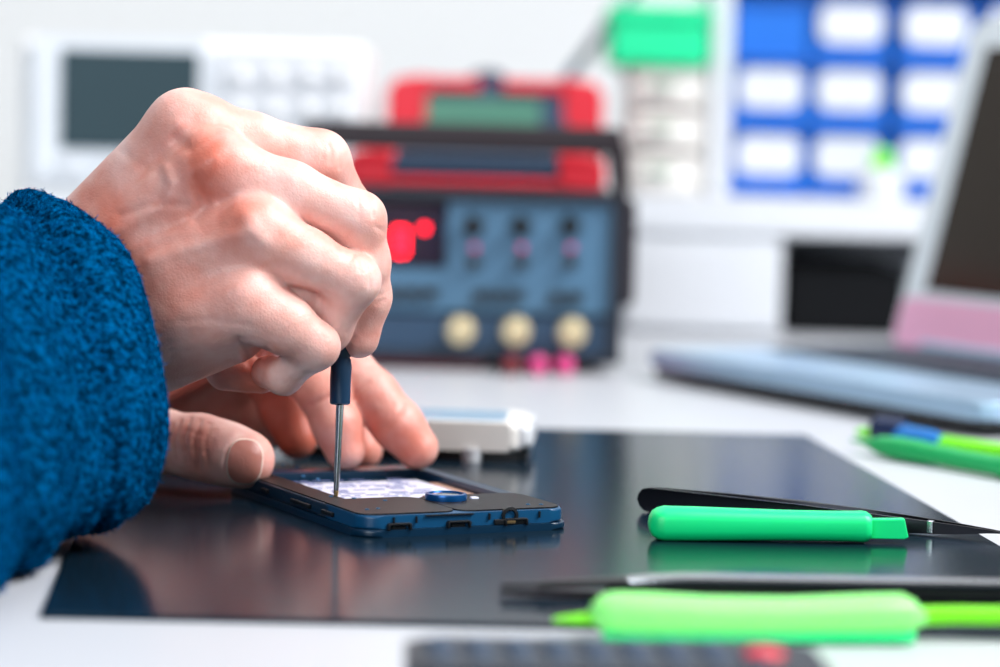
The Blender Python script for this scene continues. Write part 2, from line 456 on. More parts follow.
# ---- left hand: thumb along the mat, two fingertips pressing the phone
LH = Hand(); LH.kp = .010
LH.palm += ch([(-220, 390, 1.06, 22), (20, 402, 1.10, 20), (70, 400, 1.105, 19)])
LH.palm += ch([(70, 400, 1.105, 19), (232, 338, 1.10, 12)])
LH.palm += ch([(70, 395, 1.115, 19), (248, 325, 1.115, 12)])
LH.palm += ch([(80, 400, 1.125, 18), (250, 332, 1.135, 11)])
LH.palm += ch([(60, 420, 1.08, 17), (130, 428, 1.055, 13)])
LH.palm += ch([(110, 408, 1.13, 18), (215, 410, 1.150, 16), (268, 412, 1.150, 15)])
LH.fing = [
    (ch([(100, 434, 1.058, 13.5), (160, 441, 1.032, 11.4), (200, 447, 1.025, 11.6), (226, 454, 1.022, 11.1), (246, 459.5, 1.021, 10.7)]), .012),
    (ch([(232, 338, 1.10, 11.5), (300, 368, 1.072, 10.2), (327, 398, 1.058, 9.4), (337, 425, 1.053, 8.9), (345, 450, 1.052, 7.9)]), .010),
    (ch([(248, 325, 1.115, 11.5), (335, 355, 1.078, 10.4), (372, 396, 1.062, 9.8), (398, 425, 1.058, 9.3), (417, 448, 1.057, 8.3)]), .010),
    (ch([(250, 332, 1.135, 11), (312, 372, 1.118, 10.5), (348, 424, 1.102, 9.2), (362, 450, 1.098, 8.2)]), .010),
    (ch([(246, 350, 1.14, 11), (268, 372, 1.12, 11), (286, 408, 1.102, 10), (297, 438, 1.097, 8.5)]), .010),
]
lo = np.array([-.29, .995, -.001]); hi = np.array([-.02, 1.165, .095])
V, Q = LH.grow(.00085, lo, hi)
nail_c = np.array([244.5, 461.5]); nail_a = 18.0; nail_b = 22.5; nail_rot = math.radians(6)
def nail_pt(s, t):
    x = s * nail_a * (1 - .12 * t * t); y = t * nail_b
    return nail_c + np.array([x * math.cos(nail_rot) - y * math.sin(nail_rot), x * math.sin(nail_rot) + y * math.cos(nail_rot)])
def sup(a, e=2.9):
    c, s_ = math.cos(a), math.sin(a)
    return math.copysign(abs(c) ** (2 / e), c), math.copysign(abs(s_) ** (2 / e), s_)
nail_outline = [tuple(nail_pt(*sup(2 * PI * k / 40))) for k in range(41)]
cre_l = [(nail_outline[8:33], 2.0, .7),
         ([(190, 418), (184, 438), (188, 462)], 2.2, 1.0), ([(200, 420), (194, 440), (198, 470)], 2.2, 1.2), ([(180, 420), (175, 440), (177, 458)], 1.8, .6),
         ([(210, 424), (205, 442), (208, 466)], 1.8, .7), ([(216, 430), (211, 446)], 1.5, .4), ([(186, 430), (204, 436)], 1.4, .3), ([(183, 448), (206, 452)], 1.4, .35), ([(188, 468), (202, 462)], 1.4, .3),
         ([(172, 425), (168, 445)], 1.6, .4), ([(310, 405), (330, 396), (350, 402)], 2.5, .9), ([(385, 428), (400, 412), (404, 402)], 3, .5), ([(352, 398), (368, 382)], 3, .6)]
bum_l = [([(193, 428), (190, 455)], 5, .35), ([(204, 430), (202, 458)], 4, .35), ([(232, 436), (222, 462), (232, 482)], 4, .3), ([(388, 434), (402, 424)], 8, .5)]
fl_l = [((195, 445, 1.014), 12, .45), ((262, 465, 1.018), 7, .35), ((330, 445, 1.045), 13, .4), ((400, 440, 1.05), 16, .75), ((350, 380, 1.06), 20, .35), ((200, 400, 1.09), 40, .5), ((300, 430, 1.1), 25, .6), ((355, 435, 1.09), 20, .5)]
V, fl = detail(LH, V, Q, cre_l, bum_l, fl_l)
lh = keep(mesh_from('left_hand', V, Q, MT['skin'], person, fl)); lh['label'] = 'bare hand with thumbnail showing, fingertips pressing on the open phone'

def march(hand, u, v, Y0, Y1):
    d = ray(u, v); ts = np.linspace(Y0, Y1, 500) / d[1]
    X = CAM + ts[:, None] * d
    s_ = hand.sd(X); k = np.argmax(s_ < 0)
    return X[k] if s_[k] < 0 else None
def nail(hand, parent, fpt, Y0, Y1, lift=.0003, n=14, m_=36):
    """fpt(r, a) -> pixel on the nail; the plate follows the finger and lifts off it like a real nail"""
    pts = []; 
    for i in range(n + 1):
        for k in range(m_):
            r = i / n; u, v = fpt(r, 2 * PI * k / m_)
            q = march(hand, u, v, Y0, Y1)
            if q is None: q = march(hand, u, v, Y0, Y1 + .01)
            pts.append((q, r))
    A = np.array([p[0] for p in pts]); r = np.array([p[1] for p in pts])
    N = hand.grad(A)
    A = A + N * (lift + .00025 * (1 - r ** 4))[:, None]
    Bk = A - N * .0011
    Q_ = []
    off = len(A)
    for i in range(n):
        for k in range(m_):
            a, b = i * m_ + k, i * m_ + (k + 1) % m_
            Q_.append((a, b, b + m_, a + m_)); Q_.append((off + a + m_, off + b + m_, off + b, off + a))
    for k in range(m_):
        a, b = n * m_ + k, n * m_ + (k + 1) % m_
        Q_.append((a, b, off + b, off + a))
    o = mesh_from('fingernail', np.concatenate([A, Bk]), np.array(Q_), MT['nail'], parent)
    o.data.materials.append(MT['nailedge'])
    for i_, p_ in enumerate(o.data.polygons):
        vs_ = [v_ % len(A) for v_ in p_.vertices]
        if min(vs_) >= (n - 1) * m_: p_.material_index = 1
    return o
def f_thumb(r, a):
    x, y = sup(a); return nail_pt(r * x, r * y)
nl = nail(LH, lh, f_thumb, .99, 1.05, .0005)

# ---- sleeves
def sleeve(name, rings, label, hemk, seed, flat=None):
    """rings: (top, bottom, near-side vector) given from the cuff backwards"""
    rg = np.random.default_rng(seed)
    n, m_ = 150, 130
    tops = np.array([r[0] for r in rings]); bots = np.array([r[1] for r in rings]); Ss = np.array([r[2] for r in rings])
    def cat(A, t):
        k = min(int(t), len(A) - 2); f = t - k
        p0 = A[max(k - 1, 0)]; p1 = A[k]; p2 = A[k + 1]; p3 = A[min(k + 2, len(A) - 1)]
        return .5 * (2 * p1 + (p2 - p0) * f + (2 * p0 - 5 * p1 + 4 * p2 - p3) * f * f + (3 * p1 - p0 - 3 * p2 + p3) * f ** 3)
    tmax = len(rings) - 1
    secs = []
    ph = rg.uniform(0, 6, 8)
    ts = list(np.linspace(0, 1, n) ** 1.25 * tmax)
    def ring(t, sc, wob=True):
        c = (cat(tops, t) + cat(bots, t)) / 2; U = (cat(tops, t) - cat(bots, t)) / 2; S = cat(Ss, t)
        out = []
        for k in range(m_):
            a = 2 * PI * k / m_
            x, y = sup(a, 2.25)
            w = sc
            if wob:
                w += hemk * (.044 * math.sin(2 * PI * (t * 1.35 - .32 + .10 * math.sin(a * 2 + ph[0]))) * (1 - math.exp(-t * 4)) + .018 * math.sin(3 * a + ph[1] + 2.5 * t) + .012 * math.sin(5 * a + ph[2] + 4 * t) + .01 * math.sin(7 * a + ph[3] - 3 * t))
                w -= hemk * .085 * math.exp(-((t - .62 - .05 * math.sin(2 * a + ph[4])) / .10) ** 2)
            out.append(c + (S * x + U * y) * w)
        return out
    for q, sc in ((.35, .80), (.22, .84), (.1, .87), (.03, .90), (-.01, .93)):   # inside of the cuff, then the rolled lip
        secs.append([p for p in ring(max(q, 0), sc, False)])
    secs.append(ring(0, .975, True))
    for t in ts[1:]:
        g = 1 - .03 * math.exp(-t * 30); secs.append(ring(t, g))
    G = np.array(secs); N0, M0 = G.shape[:2]
    if flat is not None: G[..., 2] = np.where(G[..., 2] < flat, flat, G[..., 2])
    V = G.reshape(-1, 3)
    Q_ = []
    for i in range(N0 - 1):
        for k in range(M0):
            a, b = i * M0 + k, i * M0 + (k + 1) % M0
            Q_.append((a, a + M0, b + M0, b))
    Q_ = np.array(Q_)
    o = keep(mesh_from(name, V, Q_, MT['fleece'], person)); o['label'] = label
    return o, V, Q_
def pile(o, V, Q_, count, seed, ulim):
    rg = np.random.default_rng(seed)
    A, B, C_, D_ = (V[Q_[:, k]] for k in range(4))
    nrm = np.cross(C_ - A, D_ - B); ar = np.linalg.norm(nrm, axis=1); nrm /= ar[:, None] + 1e-12
    cen = (A + B + C_ + D_) / 4
    px = proj(cen); w = ar * ((px[:, 0] > ulim[0]) & (px[:, 0] < ulim[1]))
    # outward orientation: faces point away from the tube axis
    f = rg.choice(len(Q_), count, p=w / w.sum())
    a, b = rg.random((2, count, 1))
    p = A[f] * (1 - a) * (1 - b) + B[f] * a * (1 - b) + C_[f] * a * b + D_[f] * (1 - a) * b
    n = nrm[f]
    d1 = n * 1.0 + rg.normal(0, .75, (count, 3)); d1 /= np.linalg.norm(d1, axis=1, keepdims=True)
    d2 = d1 + rg.normal(0, .9, (count, 3)); d2 /= np.linalg.norm(d2, axis=1, keepdims=True)
    L = rg.uniform(.0006, .0014, (count, 1))
    s_ = np.cross(d1, rg.normal(0, 1, (count, 3))); s_ /= np.linalg.norm(s_, axis=1, keepdims=True); s_ *= .00016
    p0 = p - n * .0003; p1 = p0 + d1 * L; p2 = p1 + d2 * L * .8
    VV = np.stack([p0 - s_, p0 + s_, p1 - s_, p1 + s_, p2 - s_ * .6, p2 + s_ * .6], 1).reshape(-1, 3)
    base = np.arange(count)[:, None] * 6
    QQ = np.concatenate([base + np.array([[0, 1, 3, 2]]), base + np.array([[2, 3, 5, 4]])])
    fo = mesh_from('fleece_pile', VV, QQ, MT['pile'], o); fo['kind'] = 'stuff'
    return fo
R1 = [(P(54, 198, .965), P(108, 524, .915), np.array([.033, -.040, .004])),
      (P(-22, 203, .94), P(36, 556, .866), np.array([.024, -.044, .004])),
      (P(-110, 215, .90), P(-36, 594, .812), np.array([.028, -.048, .004])),
      (P(-230, 225, .86), P(-130, 640, .745), np.array([.03, -.05, .004])),
      (P(-380, 235, .82), P(-260, 690, .69), np.array([.03, -.05, .004]))]
so, sv, sq = sleeve('sleeve', R1, 'wide blue fleece sleeve cuff nearest the camera', 1.0, 3, .003)
pile(so, sv, sq, 90000, 5, (-40, 190))
def lp(u, z, Y): 
    X = (u - 500) / F * Y; return np.array([X, Y, z])
R2 = [(lp(62, .068, 1.112), lp(66, .004, 1.10), np.array([.004, -.040, 0])), (lp(-10, .072, 1.10), lp(-10, .004, 1.088), np.array([.004, -.042, 0])),
      (lp(-120, .078, 1.08), lp(-120, .004, 1.07), np.array([.004, -.044, 0])), (lp(-300, .082, 1.04), lp(-300, .004, 1.03), np.array([.006, -.046, 0]))]
s2, sv2, sq2 = sleeve('sleeve', R2, 'blue fleece sleeve of the hand that holds the phone', .6, 9, .003)

# ------------------------------------------------------------------ the setting
def struct(name, m_, fn):
    o = part(name, m_, None, fn); o['kind'] = 'structure'; return o
TABZ = -.76
struct('floor', MT['sole'], lambda b: b.box((0, 1.2, TABZ - .02), (5.4, 5.0, .04)))
struct('wall_back', MT['wall'], lambda b: b.box((0, 2.74, .55), (5.4, .1, 2.6)))
struct('baseboard_back', MT['white'], lambda b: b.box((0, 2.68, TABZ + .05), (5.4, .018, .1), .004))

tb = thing('workbench', 'long white laminate workbench carrying the mat, tools and instruments', 'table', (.1, 1.5, TABZ))
part('tabletop', MT['table'], tb, lambda b: b.box((0, 0, -TABZ - .0175), (2.3, 2.2, .035), .003))
for sx in (-1, 1):
    for sy in (-1, 1):
        part('leg', MT['white'], tb, lambda b: b.box((sx * 1.08, sy * 1.0, (-TABZ - .035) / 2), (.05, .05, -TABZ - .035), .004))

# mat
MZ = .0016
c = [T(40, 613.5, MZ), T(1160, 637, MZ), T(806, 434.5, MZ)]
nl_, nr_, fr_ = (np.array(x) for x in c)
fl_ = nl_ + (fr_ - nr_)
cx = (nl_ + nr_ + fr_ + fl_) / 4
ms = thing('work_mat', 'large glossy black mat lying on the white bench under the phone', 'mat', (cx[0], cx[1], 0))
def fmat(b):
    pts = []
    quad = [nl_, nr_, fr_, fl_]
    for i in range(4):
        p = quad[i]; a = quad[i - 1] - p; d = quad[(i + 1) % 4] - p
        a = a / np.linalg.norm(a); d = d / np.linalg.norm(d)
        for s_ in (0, .5, 1):
            q = p + .0012 * ((1 - s_) * a + s_ * d) + (0 if s_ != .5 else -.0002) * (a + d)
            pts.append((q[0] - cx[0], q[1] - cx[1]))
    b.prism(pts, 0, MZ, .0004, 2)
part('mat_sheet', MT['mat'], ms, fmat)

# ------------------------------------------------------------------ phone
nlp = T(361, 538.5, MZ); nrp = T(563, 527, MZ)
ang = math.radians(26.0)
Wp, Lp = float(np.linalg.norm((nrp - nlp)[:2])), .130
ph = thing('smartphone', 'opened black smartphone lying face down with its back cover and battery removed', 'phone', (nlp[0], nlp[1], MZ), ang)
def topx(u, v, z):                                # where a seen feature lies in the phone's own frame
    q = T(u, v, z + MZ) - np.array([nlp[0], nlp[1], 0]); ca, sa = math.cos(ang), math.sin(ang)
    return (q[0] * ca + q[1] * sa, -q[0] * sa + q[1] * ca)
ZT = .0072
part('screen_bezel', MT['phone'], ph, lambda b: b.prism(rrect(-.0005, Wp + .0005, -.0005, Lp, .0082), .0, .0025, .0008, 3))
bx0, bx1, by0, by1 = .0125, Wp - .0065, .040, .116
def fbody(b):
    b.prism(rrect(.0006, Wp - .0006, by1, Lp - .002, .006), .0026, ZT, .0009, 3)
    b.box(((bx0 + .0006) / 2, (by0 + by1) / 2, (.0026 + ZT) / 2), (bx0 - .0006, by1 - by0 + .02, ZT - .0026), .0007)
    b.box(((bx1 + Wp - .0006) / 2, (by0 + by1) / 2, (.0026 + ZT) / 2), (Wp - .0006 - bx1, by1 - by0 + .02, ZT - .0026), .0007)
    b.box(((bx0 + bx1) / 2, (by0 + by1) / 2, .0032), (bx1 - bx0 + .002, by1 - by0 + .002, .0012))
part('mid_frame', MT['phone'], ph, fbody)
part('blue_lit_end', MT['phonebluelit'], ph, lambda b: b.prism(rrect(.0006, Wp - .0006, .0006, by0, .0075), .0026, ZT, .0009, 3))  # end block split off to carry the painted blue light
part('antenna_cover', MT['phonetop'], ph, lambda b: (b.prism(rrect(.0012, Wp * .47, .0026, by0 + .0005, .006), ZT - .0005, ZT + .0005, .0002),
     b.prism(rrect(Wp * .475, Wp - .0014, .0026, by0 + .0005, .006), ZT - .0005, ZT + .0005, .0002), b.box((bx0 * .5, .08, ZT + .0002), (bx0 - .0028, .085, .0005), .0002)))
def flabel(b):
    b.prism(rrect(bx0 + .0015, bx1 - .0055, by0 + .002, by1 - .012, .001), .0038, .0046, .0001)
    b.mi = 1
    rg = random.Random(4)
    x0, x1 = bx0 + .004, bx1 - .008
    for r in range(15):
        y = by0 + .006 + r * .0045; x = x0
        while x < x1 - .004:
            w = rg.uniform(.002, .008)
            if rg.random() < .62: b.box((x + w / 2, y, .00465), (min(w, x1 - x), rg.choice((.0010, .0014, .0024)), .0002))
            x += w + rg.uniform(.001, .003)
part('battery_label', [MT['label'], MT['ink']], ph, flabel)
part('contact_strip', MT['copper'], ph, lambda b: (b.box((bx1 - .003, .07, .0042), (.004, .05, .0008), .0002), b.box((.046, by0 - .0022, ZT + .0006), (.012, .003, .0006), .0002)))
cxy = topx(446, 495, ZT + .002)
def fcam(b): b.lathe([(.0072, 0), (.0075, .0016), (.0072, .0026), (.0062, .0028), (.0058, .0020), (.0, .0020)], (cxy[0], cxy[1], ZT))
cm = part('camera_ring', MT['ring'], ph, fcam)
part('camera_lens', MT['lens'], cm, lambda b: b.lathe([(.0056, 0), (.005, .0004), (.003, .0006), (0, .0007)], (cxy[0], cxy[1], ZT + .0020)))
fx = topx(474, 500, ZT)
part('flash', MT['label'], ph, lambda b: b.box((fx[0], fx[1], ZT + .0006), (.003, .0022, .0012), .0004))
for (u, v) in ((283, 466), (297, 468), (318, 480), (303, 477), (331, 498), (367, 511), (378, 510), (528, 506), (541, 506), (354, 500), (385, 502)):
    q = topx(u, v, ZT)
    part('screw', MT['screwhead'], ph, lambda b: b.lathe([(.0008, 0), (.0008, .0007), (.0005, .0008), (.0004, .0005), (0, .0005)], (q[0], q[1], ZT), n=14))
jx = topx(504, 517, .0045)[0]
def frect_ring(b, x, w, z0, z1):
    b.box((x - w / 2, -.0001, (z0 + z1) / 2), (.0007, .0024, z1 - z0), .0002); b.box((x + w / 2, -.0001, (z0 + z1) / 2), (.0007, .0024, z1 - z0), .0002)
    b.box((x, -.0001, z1), (w, .0024, .0007), .0002)
part('headphone_jack', MT['black'], ph, lambda b: (b.lathe([(.0031, 0), (.0031, .0014), (.0021, .0016), (.0019, .0002), (0, .0002)], (jx, .0012, .0056), (0, -1, 0), 28), b.box((jx, .0002, .0036), (.012, .0016, .0018), .0003)))
part('jack_contact', MT['tip'], ph, lambda b: b.box((jx, -.0006, .0036), (.0034, .0012, .0012), .0003))
for u in (396, 463, 528):
    x = topx(u, 524, .004)[0]
    part('cover_clip', MT['black'], ph, lambda b: (frect_ring(b, x, .008, .0022, .0044), b.box((x, .0006, .003), (.005, .0018, .0012), .0003)))
part('seam', MT['black'], ph, lambda b: [b.box((topx(u, 517, .0055)[0], .0002, .0056), (.0004, .0010, .0022)) for u in (383, 408, 490, 547)] and b.box((topx(445, 517, .0055)[0], .0002, .0068), (.018, .001, .0004)))
for y, w in ((.03, .010), (.055, .018), (.09, .006)):
    part('edge_button', MT['phonerim'], ph, lambda b: b.box((.0002, y, .0045), (.0014, w, .0016), .0004))

# ------------------------------------------------------------------ screwdriver
tipz = ZT + MZ
tp = T(336, 497, tipz)
dpts = [tp, P(338, 450, tp[1]), P(340, 404, tp[1]), P(340.5, 380, tp[1] + .0005), P(342, 355, tp[1] + .001), P(350, 300, tp[1] + .001), P(352, 262, tp[1] + .001)]
sd = thing('screwdriver', 'thin precision screwdriver with navy handle standing on the open phone in the gripping hand', 'screwdriver', tuple(tp))
def rel(p): return Vector(p) - Vector(tp)
def along(a, b, t): return np.array(a) * (1 - t) + np.array(b) * t
part('shaft', MT['steel'], sd, lambda b: b.bar([(rel(along(tp, dpts[2], t)), r, r) for t, r in ((.07, .0009), (.1, .0010), (.3, .00115), (.6, .0012), (.95, .0014), (1.03, .0014))], 16))
part('bit_tip', MT['tip'], sd, lambda b: b.bar([(rel(along(tp, dpts[2], t)), r, r) for t, r in ((.0, .0003), (.01, .0007), (.05, .0009), (.075, .0009))], 12))
part('grip', MT['driver'], sd, lambda b: b.bar([(rel(p), r, r) for p, r in ((along(dpts[2], dpts[3], -.03), .0028), (along(dpts[2], dpts[3], .03), .0036), (dpts[3], .0037), (along(dpts[3], dpts[4], .55), .0037), (along(dpts[3], dpts[4], .85), .0032), (dpts[4], .0031), (along(dpts[4], dpts[5], .3), .0034), (dpts[5], .0035), (dpts[6], .0034))], 24))
part('end_cap', MT['steel'], sd, lambda b: b.lathe([(.0034, 0), (.0036, .001), (.0036, .005), (.002, .006), (0, .006)], rel(dpts[6]), (0, 0, 1), 20))

# ------------------------------------------------------------------ tweezers standing on edge
a0 = T(638, 511, MZ); a1 = T(1003, 541, MZ)
dx = a1 - a0; La = float(np.linalg.norm(dx[:2])); az = math.atan2(dx[1], dx[0])
tw = thing('tweezers', 'black steel tweezers standing on edge behind the green opening tool', 'tweezers', (a0[0], a0[1], MZ), az)
def arm_outline(L):
    top = [(0, .0046), (.0006, .0068), (.002, .0084), (.004, .0090), (.008, .0091), (.25 * L, .0086), (.45 * L, .0079), (.62 * L, .0068), (.75 * L, .0058), (.88 * L, .0046), (.96 * L, .0037), (L, .0031)]
    bot = [(L, .0027), (.96 * L, .0024), (.88 * L, .0013), (.75 * L, .0006), (.5 * L, .0002), (.1 * L, .0), (.006, 0), (.003, .0006), (.0012, .0020)]
    return top + bot
def farm(b, side):
    o = arm_outline(La); base = .0009 * side
    def y(x): return base + side * .0045 * math.sin(PI * min(1, x / (La * .98))) 
    A = [b.bm.verts.new((p[0], y(p[0]) - .0006, p[1])) for p in o]; B = [b.bm.verts.new((p[0], y(p[0]) + .0006, p[1])) for p in o]
    n = len(o); k = 12
    tops, bots = list(range(0, 12)), [n - 1 - i for i in range(0, n - 12)]
    for Rg in (A, B):
        import itertools
        poly = Rg
        f = b.bm.faces.new(poly); bmesh.ops.triangulate(b.bm, faces=[f])
    for i in range(n): b.bm.faces.new((A[i], A[(i + 1) % n], B[(i + 1) % n], B[i]))
part('arm', MT['darksteel'], tw, lambda b: farm(b, -1))
part('arm', MT['darksteel'], tw, lambda b: farm(b, 1))
part('butt_weld', MT['darksteel'], tw, lambda b: b.box((.006, 0, .0045), (.009, .0016, .0075), .0005))
gx = .815 * La
part('guide_pin', MT['steel'], tw, lambda b: b.box((gx, -.0035, .0034), (.0024, .0025, .0046), .0004))

# green opening tool with flat blade
g0 = T(650, 542, MZ); g1 = T(911, 546, MZ)
dg = g1 - g0; Lg = float(np.linalg.norm(dg[:2]))
gt = thing('opening_tool', 'green plastic opening tool with flat blade lying on the mat in front of black tweezers', 'opening tool', (g0[0], g0[1], MZ), math.atan2(dg[1], dg[0]))
Lh = Lg * .852
def fgrip(b):
    st = []
    for t, k in ((0, .12), (.006, .45), (.018, .72), (.04, .9), (.07, 1), (.2, .985), (.4, .93), (.6, .88), (.8, .86), (.93, .88), (.965, .9), (.985, .86), (1.0, .72)):
        st.append(((t * Lh, .0062, .0060 * 1.0 + (.9 - .9) * 0 + 0), .0066 * (k ** .9), .0059 * k))
    st = [((c_[0], c_[1], max(hh, .0052 * 1.0) if False else .0001 + (.0059 * .93)), hw, hh) for c_, hw, hh in st]
    b.bar(st, 32, 2.7)
part('grip', MT['green'], gt, fgrip)
part('blade', MT['green'], gt, lambda b: b.prism([(Lh - .004, .0016), (Lg - .0012, .0016), (Lg, .0024), (Lg - .0015, .0086), (Lh - .004, .0082)], .0040, .0085, .0005, 2, axis='y'))

# near tweezers lying flat
n0 = T(502, 600, MZ); n1 = T(1010, 609, MZ)
dn = n1 - n0; Ln = .172; azn = math.atan2(dn[1], dn[0])
tn = thing('tweezers', 'tweezers with black points and pale steel arms lying flat behind the lime tool', 'tweezers', (n0[0], n0[1], MZ), azn)
Ltip = .040
def flat_arm(b, x0, x1, upper, mi=0):
    pts = []; secs = []
    N_ = 16
    for i in range(N_ + 1):
        x = x0 + (x1 - x0) * i / N_
        hw = .0005 + .0048 * min(1, max(0, x) / .045) ** 1.2 - .001 * max(0, (x - .12) / .05)
        sep = .0010 + .0017 * min(1, max(0, x) / .05) ** 1.3
        z = .0005 + .0001 + (2 * sep if upper else 0) + (0 if upper else 0)
        secs.append(((x, .005, z + .0008), hw, .0011 if x > .01 else .0007))
    b.bar(secs, 16, 3.5)
part('lower_arm', MT['darksteel'], tn, lambda b: flat_arm(b, 0, Ln, False))
ua = part('upper_arm', MT['steel'], tn, lambda b: flat_arm(b, Ltip * .92, Ln, True))
part('point', MT['black'], tn, lambda b: flat_arm(b, 0, Ltip * .95, True))
part('point', MT['black'], tn, lambda b: flat_arm(b, -.0006, Ltip * .95, False))
part('arm_gap_shade', MT['black'], tn, lambda b: b.box((Ln * .58, .005, .0034), (Ln * .8, .007, .0044), .001))  # black filler: shade between the arms built as a solid strip

# lime opening tool (foreground)
l0 = T(597, 645, .0003); l1 = T(925, 646, .0003)
dl = l1 - l0; Ll = float(np.linalg.norm(dl[:2]))
lt = thing('opening_tool', 'pale lime opening tool with a thin shaft, at the near edge of the mat', 'opening tool', (l0[0], l0[1], 0), math.atan2(dl[1], dl[0]))
def flime(b):
    st = []
    for t, z, hw, hh in ((-.005, .0062, .0022, .0022), (.01, .0068, .0050, .0045), (.035, .0076, .0070, .0064), (.07, .0079, .0082, .0071), (.16, .0079, .0086, .0070), (.35, .0073, .0084, .0064), (.6, .0072, .0082, .0063), (.85, .0078, .0082, .0069), (.95, .0080, .0080, .0070), (.975, .0077, .0066, .0058), (1.0, .0072, .0040, .0036), (1.02, .0070, .0028, .0026)):
        st.append(((t * Ll, .008, z * .80 + .0012), hw, hh * .82))
    b.bar(st, 32, 2.6)
part('grip', MT['lime'], lt, flime)
part('grip_ridge', MT['green'], lt, lambda b: b.bar([((t * Ll, .002, .0022), .0022, .0016) for t in (.02, .2, .5, .8, .97)], 16))
part('pry_tip', MT['lime2'], lt, lambda b: b.bar([((-.011, .008, .0058), .0012, .0006), ((-.004, .008, .0060), .0024, .0014), ((.004, .008, .0065), .003, .002)], 16, 3))
part('shaft', MT['lime2'], lt, lambda b: b.bar([((Ll * .99, .008, .0072), .0026, .0026), ((Ll * 1.1, .008, .0075), .0027, .0025), ((Ll * 1.5, .008, .0074), .0028, .0025), ((Ll * 1.62, .008, .0074), .0032, .0012)], 16, 3))

# remote at the near edge
r0 = T(404, 635, .0125); r1 = T(806, 641, .0125)
dr = r1 - r0; Lr = float(np.linalg.norm(dr[:2]))
rm = thing('remote_control', 'dark blue grey remote control with a red button on the bench before the mat', 'remote control', (r0[0], r0[1], 0), math.atan2(dr[1], dr[0]))
part('case', MT['remote'], rm, lambda b: b.prism(rrect(0, Lr, -.045, .0, .008), .0, .0125, .002, 3))
k = 0
for i in range(9):
    for j in range(3):
        if j == 0 and i == 8: continue
        part('button', MT['rbtn'], rm, lambda b: b.box((.0085 + i * .0096, -.0085 - j * .0105, .0122), (.0058, .0070, .0022), .0008, 3, Matrix.Rotation(.5, 3, 'Z')))
part('red_button', MT['redpl'], rm, lambda b: b.lathe([(.0052, 0), (.0052, .0018), (.0042, .003), (0, .0034)], (Lr * .862, -.0215, .0112)))

# pair of green tools on the bench to the right of the mat
q0 = T(852, 452, 0); q1 = T(1003, 479, 0)
dq = q1 - q0; 
ot = thing('opening_tool', 'deep green opening tool with bulged grip, on the bench right of the mat', 'opening tool', (q0[0], q0[1], 0), math.atan2(dq[1], dq[0]))
Lq = float(np.linalg.norm(dq[:2]))
part('pry_tip', MT['green2'], ot, lambda b: b.bar([((0, 0, .0054), .0012, .0006), ((.006, 0, .0056), .002, .0010), ((.012, 0, .0054), .003, .0018), ((.018, 0, .0054), .0036, .0035)], 16))
part('grip', MT['green2'], ot, lambda b: b.bar([((x, 0, z), w, hh) for x, z, w, hh in ((.013, .0050, .0025, .0025), (.02, .0052, .0042, .0042), (.032, .0053, .0052, .0051), (.045, .0053, .005, .0050), (.06, .0052, .0042, .0044), (Lq * .75, .005, .0042, .0042), (Lq * .95, .005, .0042, .0042), (Lq + .004, .0051, .005, .005), (Lq + .02, .0051, .005, .005), (Lq + .026, .0051, .003, .003))], 24))
p0 = T(856, 441, 0); p1 = T(1003, 461, 0); dp = p1 - p0; Lq2 = float(np.linalg.norm(dp[:2]))
op = thing('opening_tool', 'lime opening tool with a navy and blue collar, behind the deep green tool', 'opening tool', (p0[0], p0[1], 0), math.atan2(dp[1], dp[0]))
part('pry_tip', MT['lime2'], op, lambda b: b.bar([((0, 0, .0042), .001, .0008), ((.004, 0, .0044), .0035, .0024), ((.018, 0, .0046), .004, .0028)], 16))
part('collar', MT['navy'], op, lambda b: b.bar([((.011, 0, .007), .004, .004), ((.013, 0, .0072), .006, .0062), ((.026, 0, .0072), .006, .0062), ((.030, 0, .0065), .004, .004)], 20))
part('collar_sleeve', MT['blue2'], op, lambda b: b.bar([((.026, -.001, .0056), .0045, .0042), ((.030, -.001, .0060), .005, .0045), ((.046, -.001, .0056), .005, .0042), ((.052, -.001, .005), .0035, .003)], 20))
part('grip', MT['lime2'], op, lambda b: b.bar([((x, 0, .0042), w, hh) for x, w, hh in ((.045, .003, .003), (.052, .0042, .0036), (Lq2, .0042, .0034), (Lq2 + .02, .0042, .0034), (Lq2 + .03, .002, .002))], 20))

# ------------------------------------------------------------------ white slab device behind the phone
w1 = T(517, 463, MZ); 
pb = thing('power_bank', 'flat white rectangular device raised on a dark base, on the mat behind the fingertips', 'device', (w1[0], w1[1], MZ), math.radians(-3))
part('shell', MT['warmwhite'], pb, lambda b: b.prism(rrect(-.095, .002, -.001, .055, .006), .0045, .0165, .003, 4))
part('shell_corner', MT['white'], pb, lambda b: b.prism(rrect(-.006, .0055, .001, .052, .004), .006, .0155, .003, 4))
part('base_plate', MT['black'], pb, lambda b: b.prism(rrect(-.088, .004, .004, .050, .004), .0, .0065, .001, 2))
part('top_panel', MT['silver'], pb, lambda b: b.prism(rrect(-.088, -.006, .006, .050, .004), .0160, .0168, .0002, 2))
part('foot', MT['white'], pb, lambda b: b.lathe([(.004, 0), (.0042, .003), (.0045, .0055), (0, .0055)], (-.019, .002, 0)))

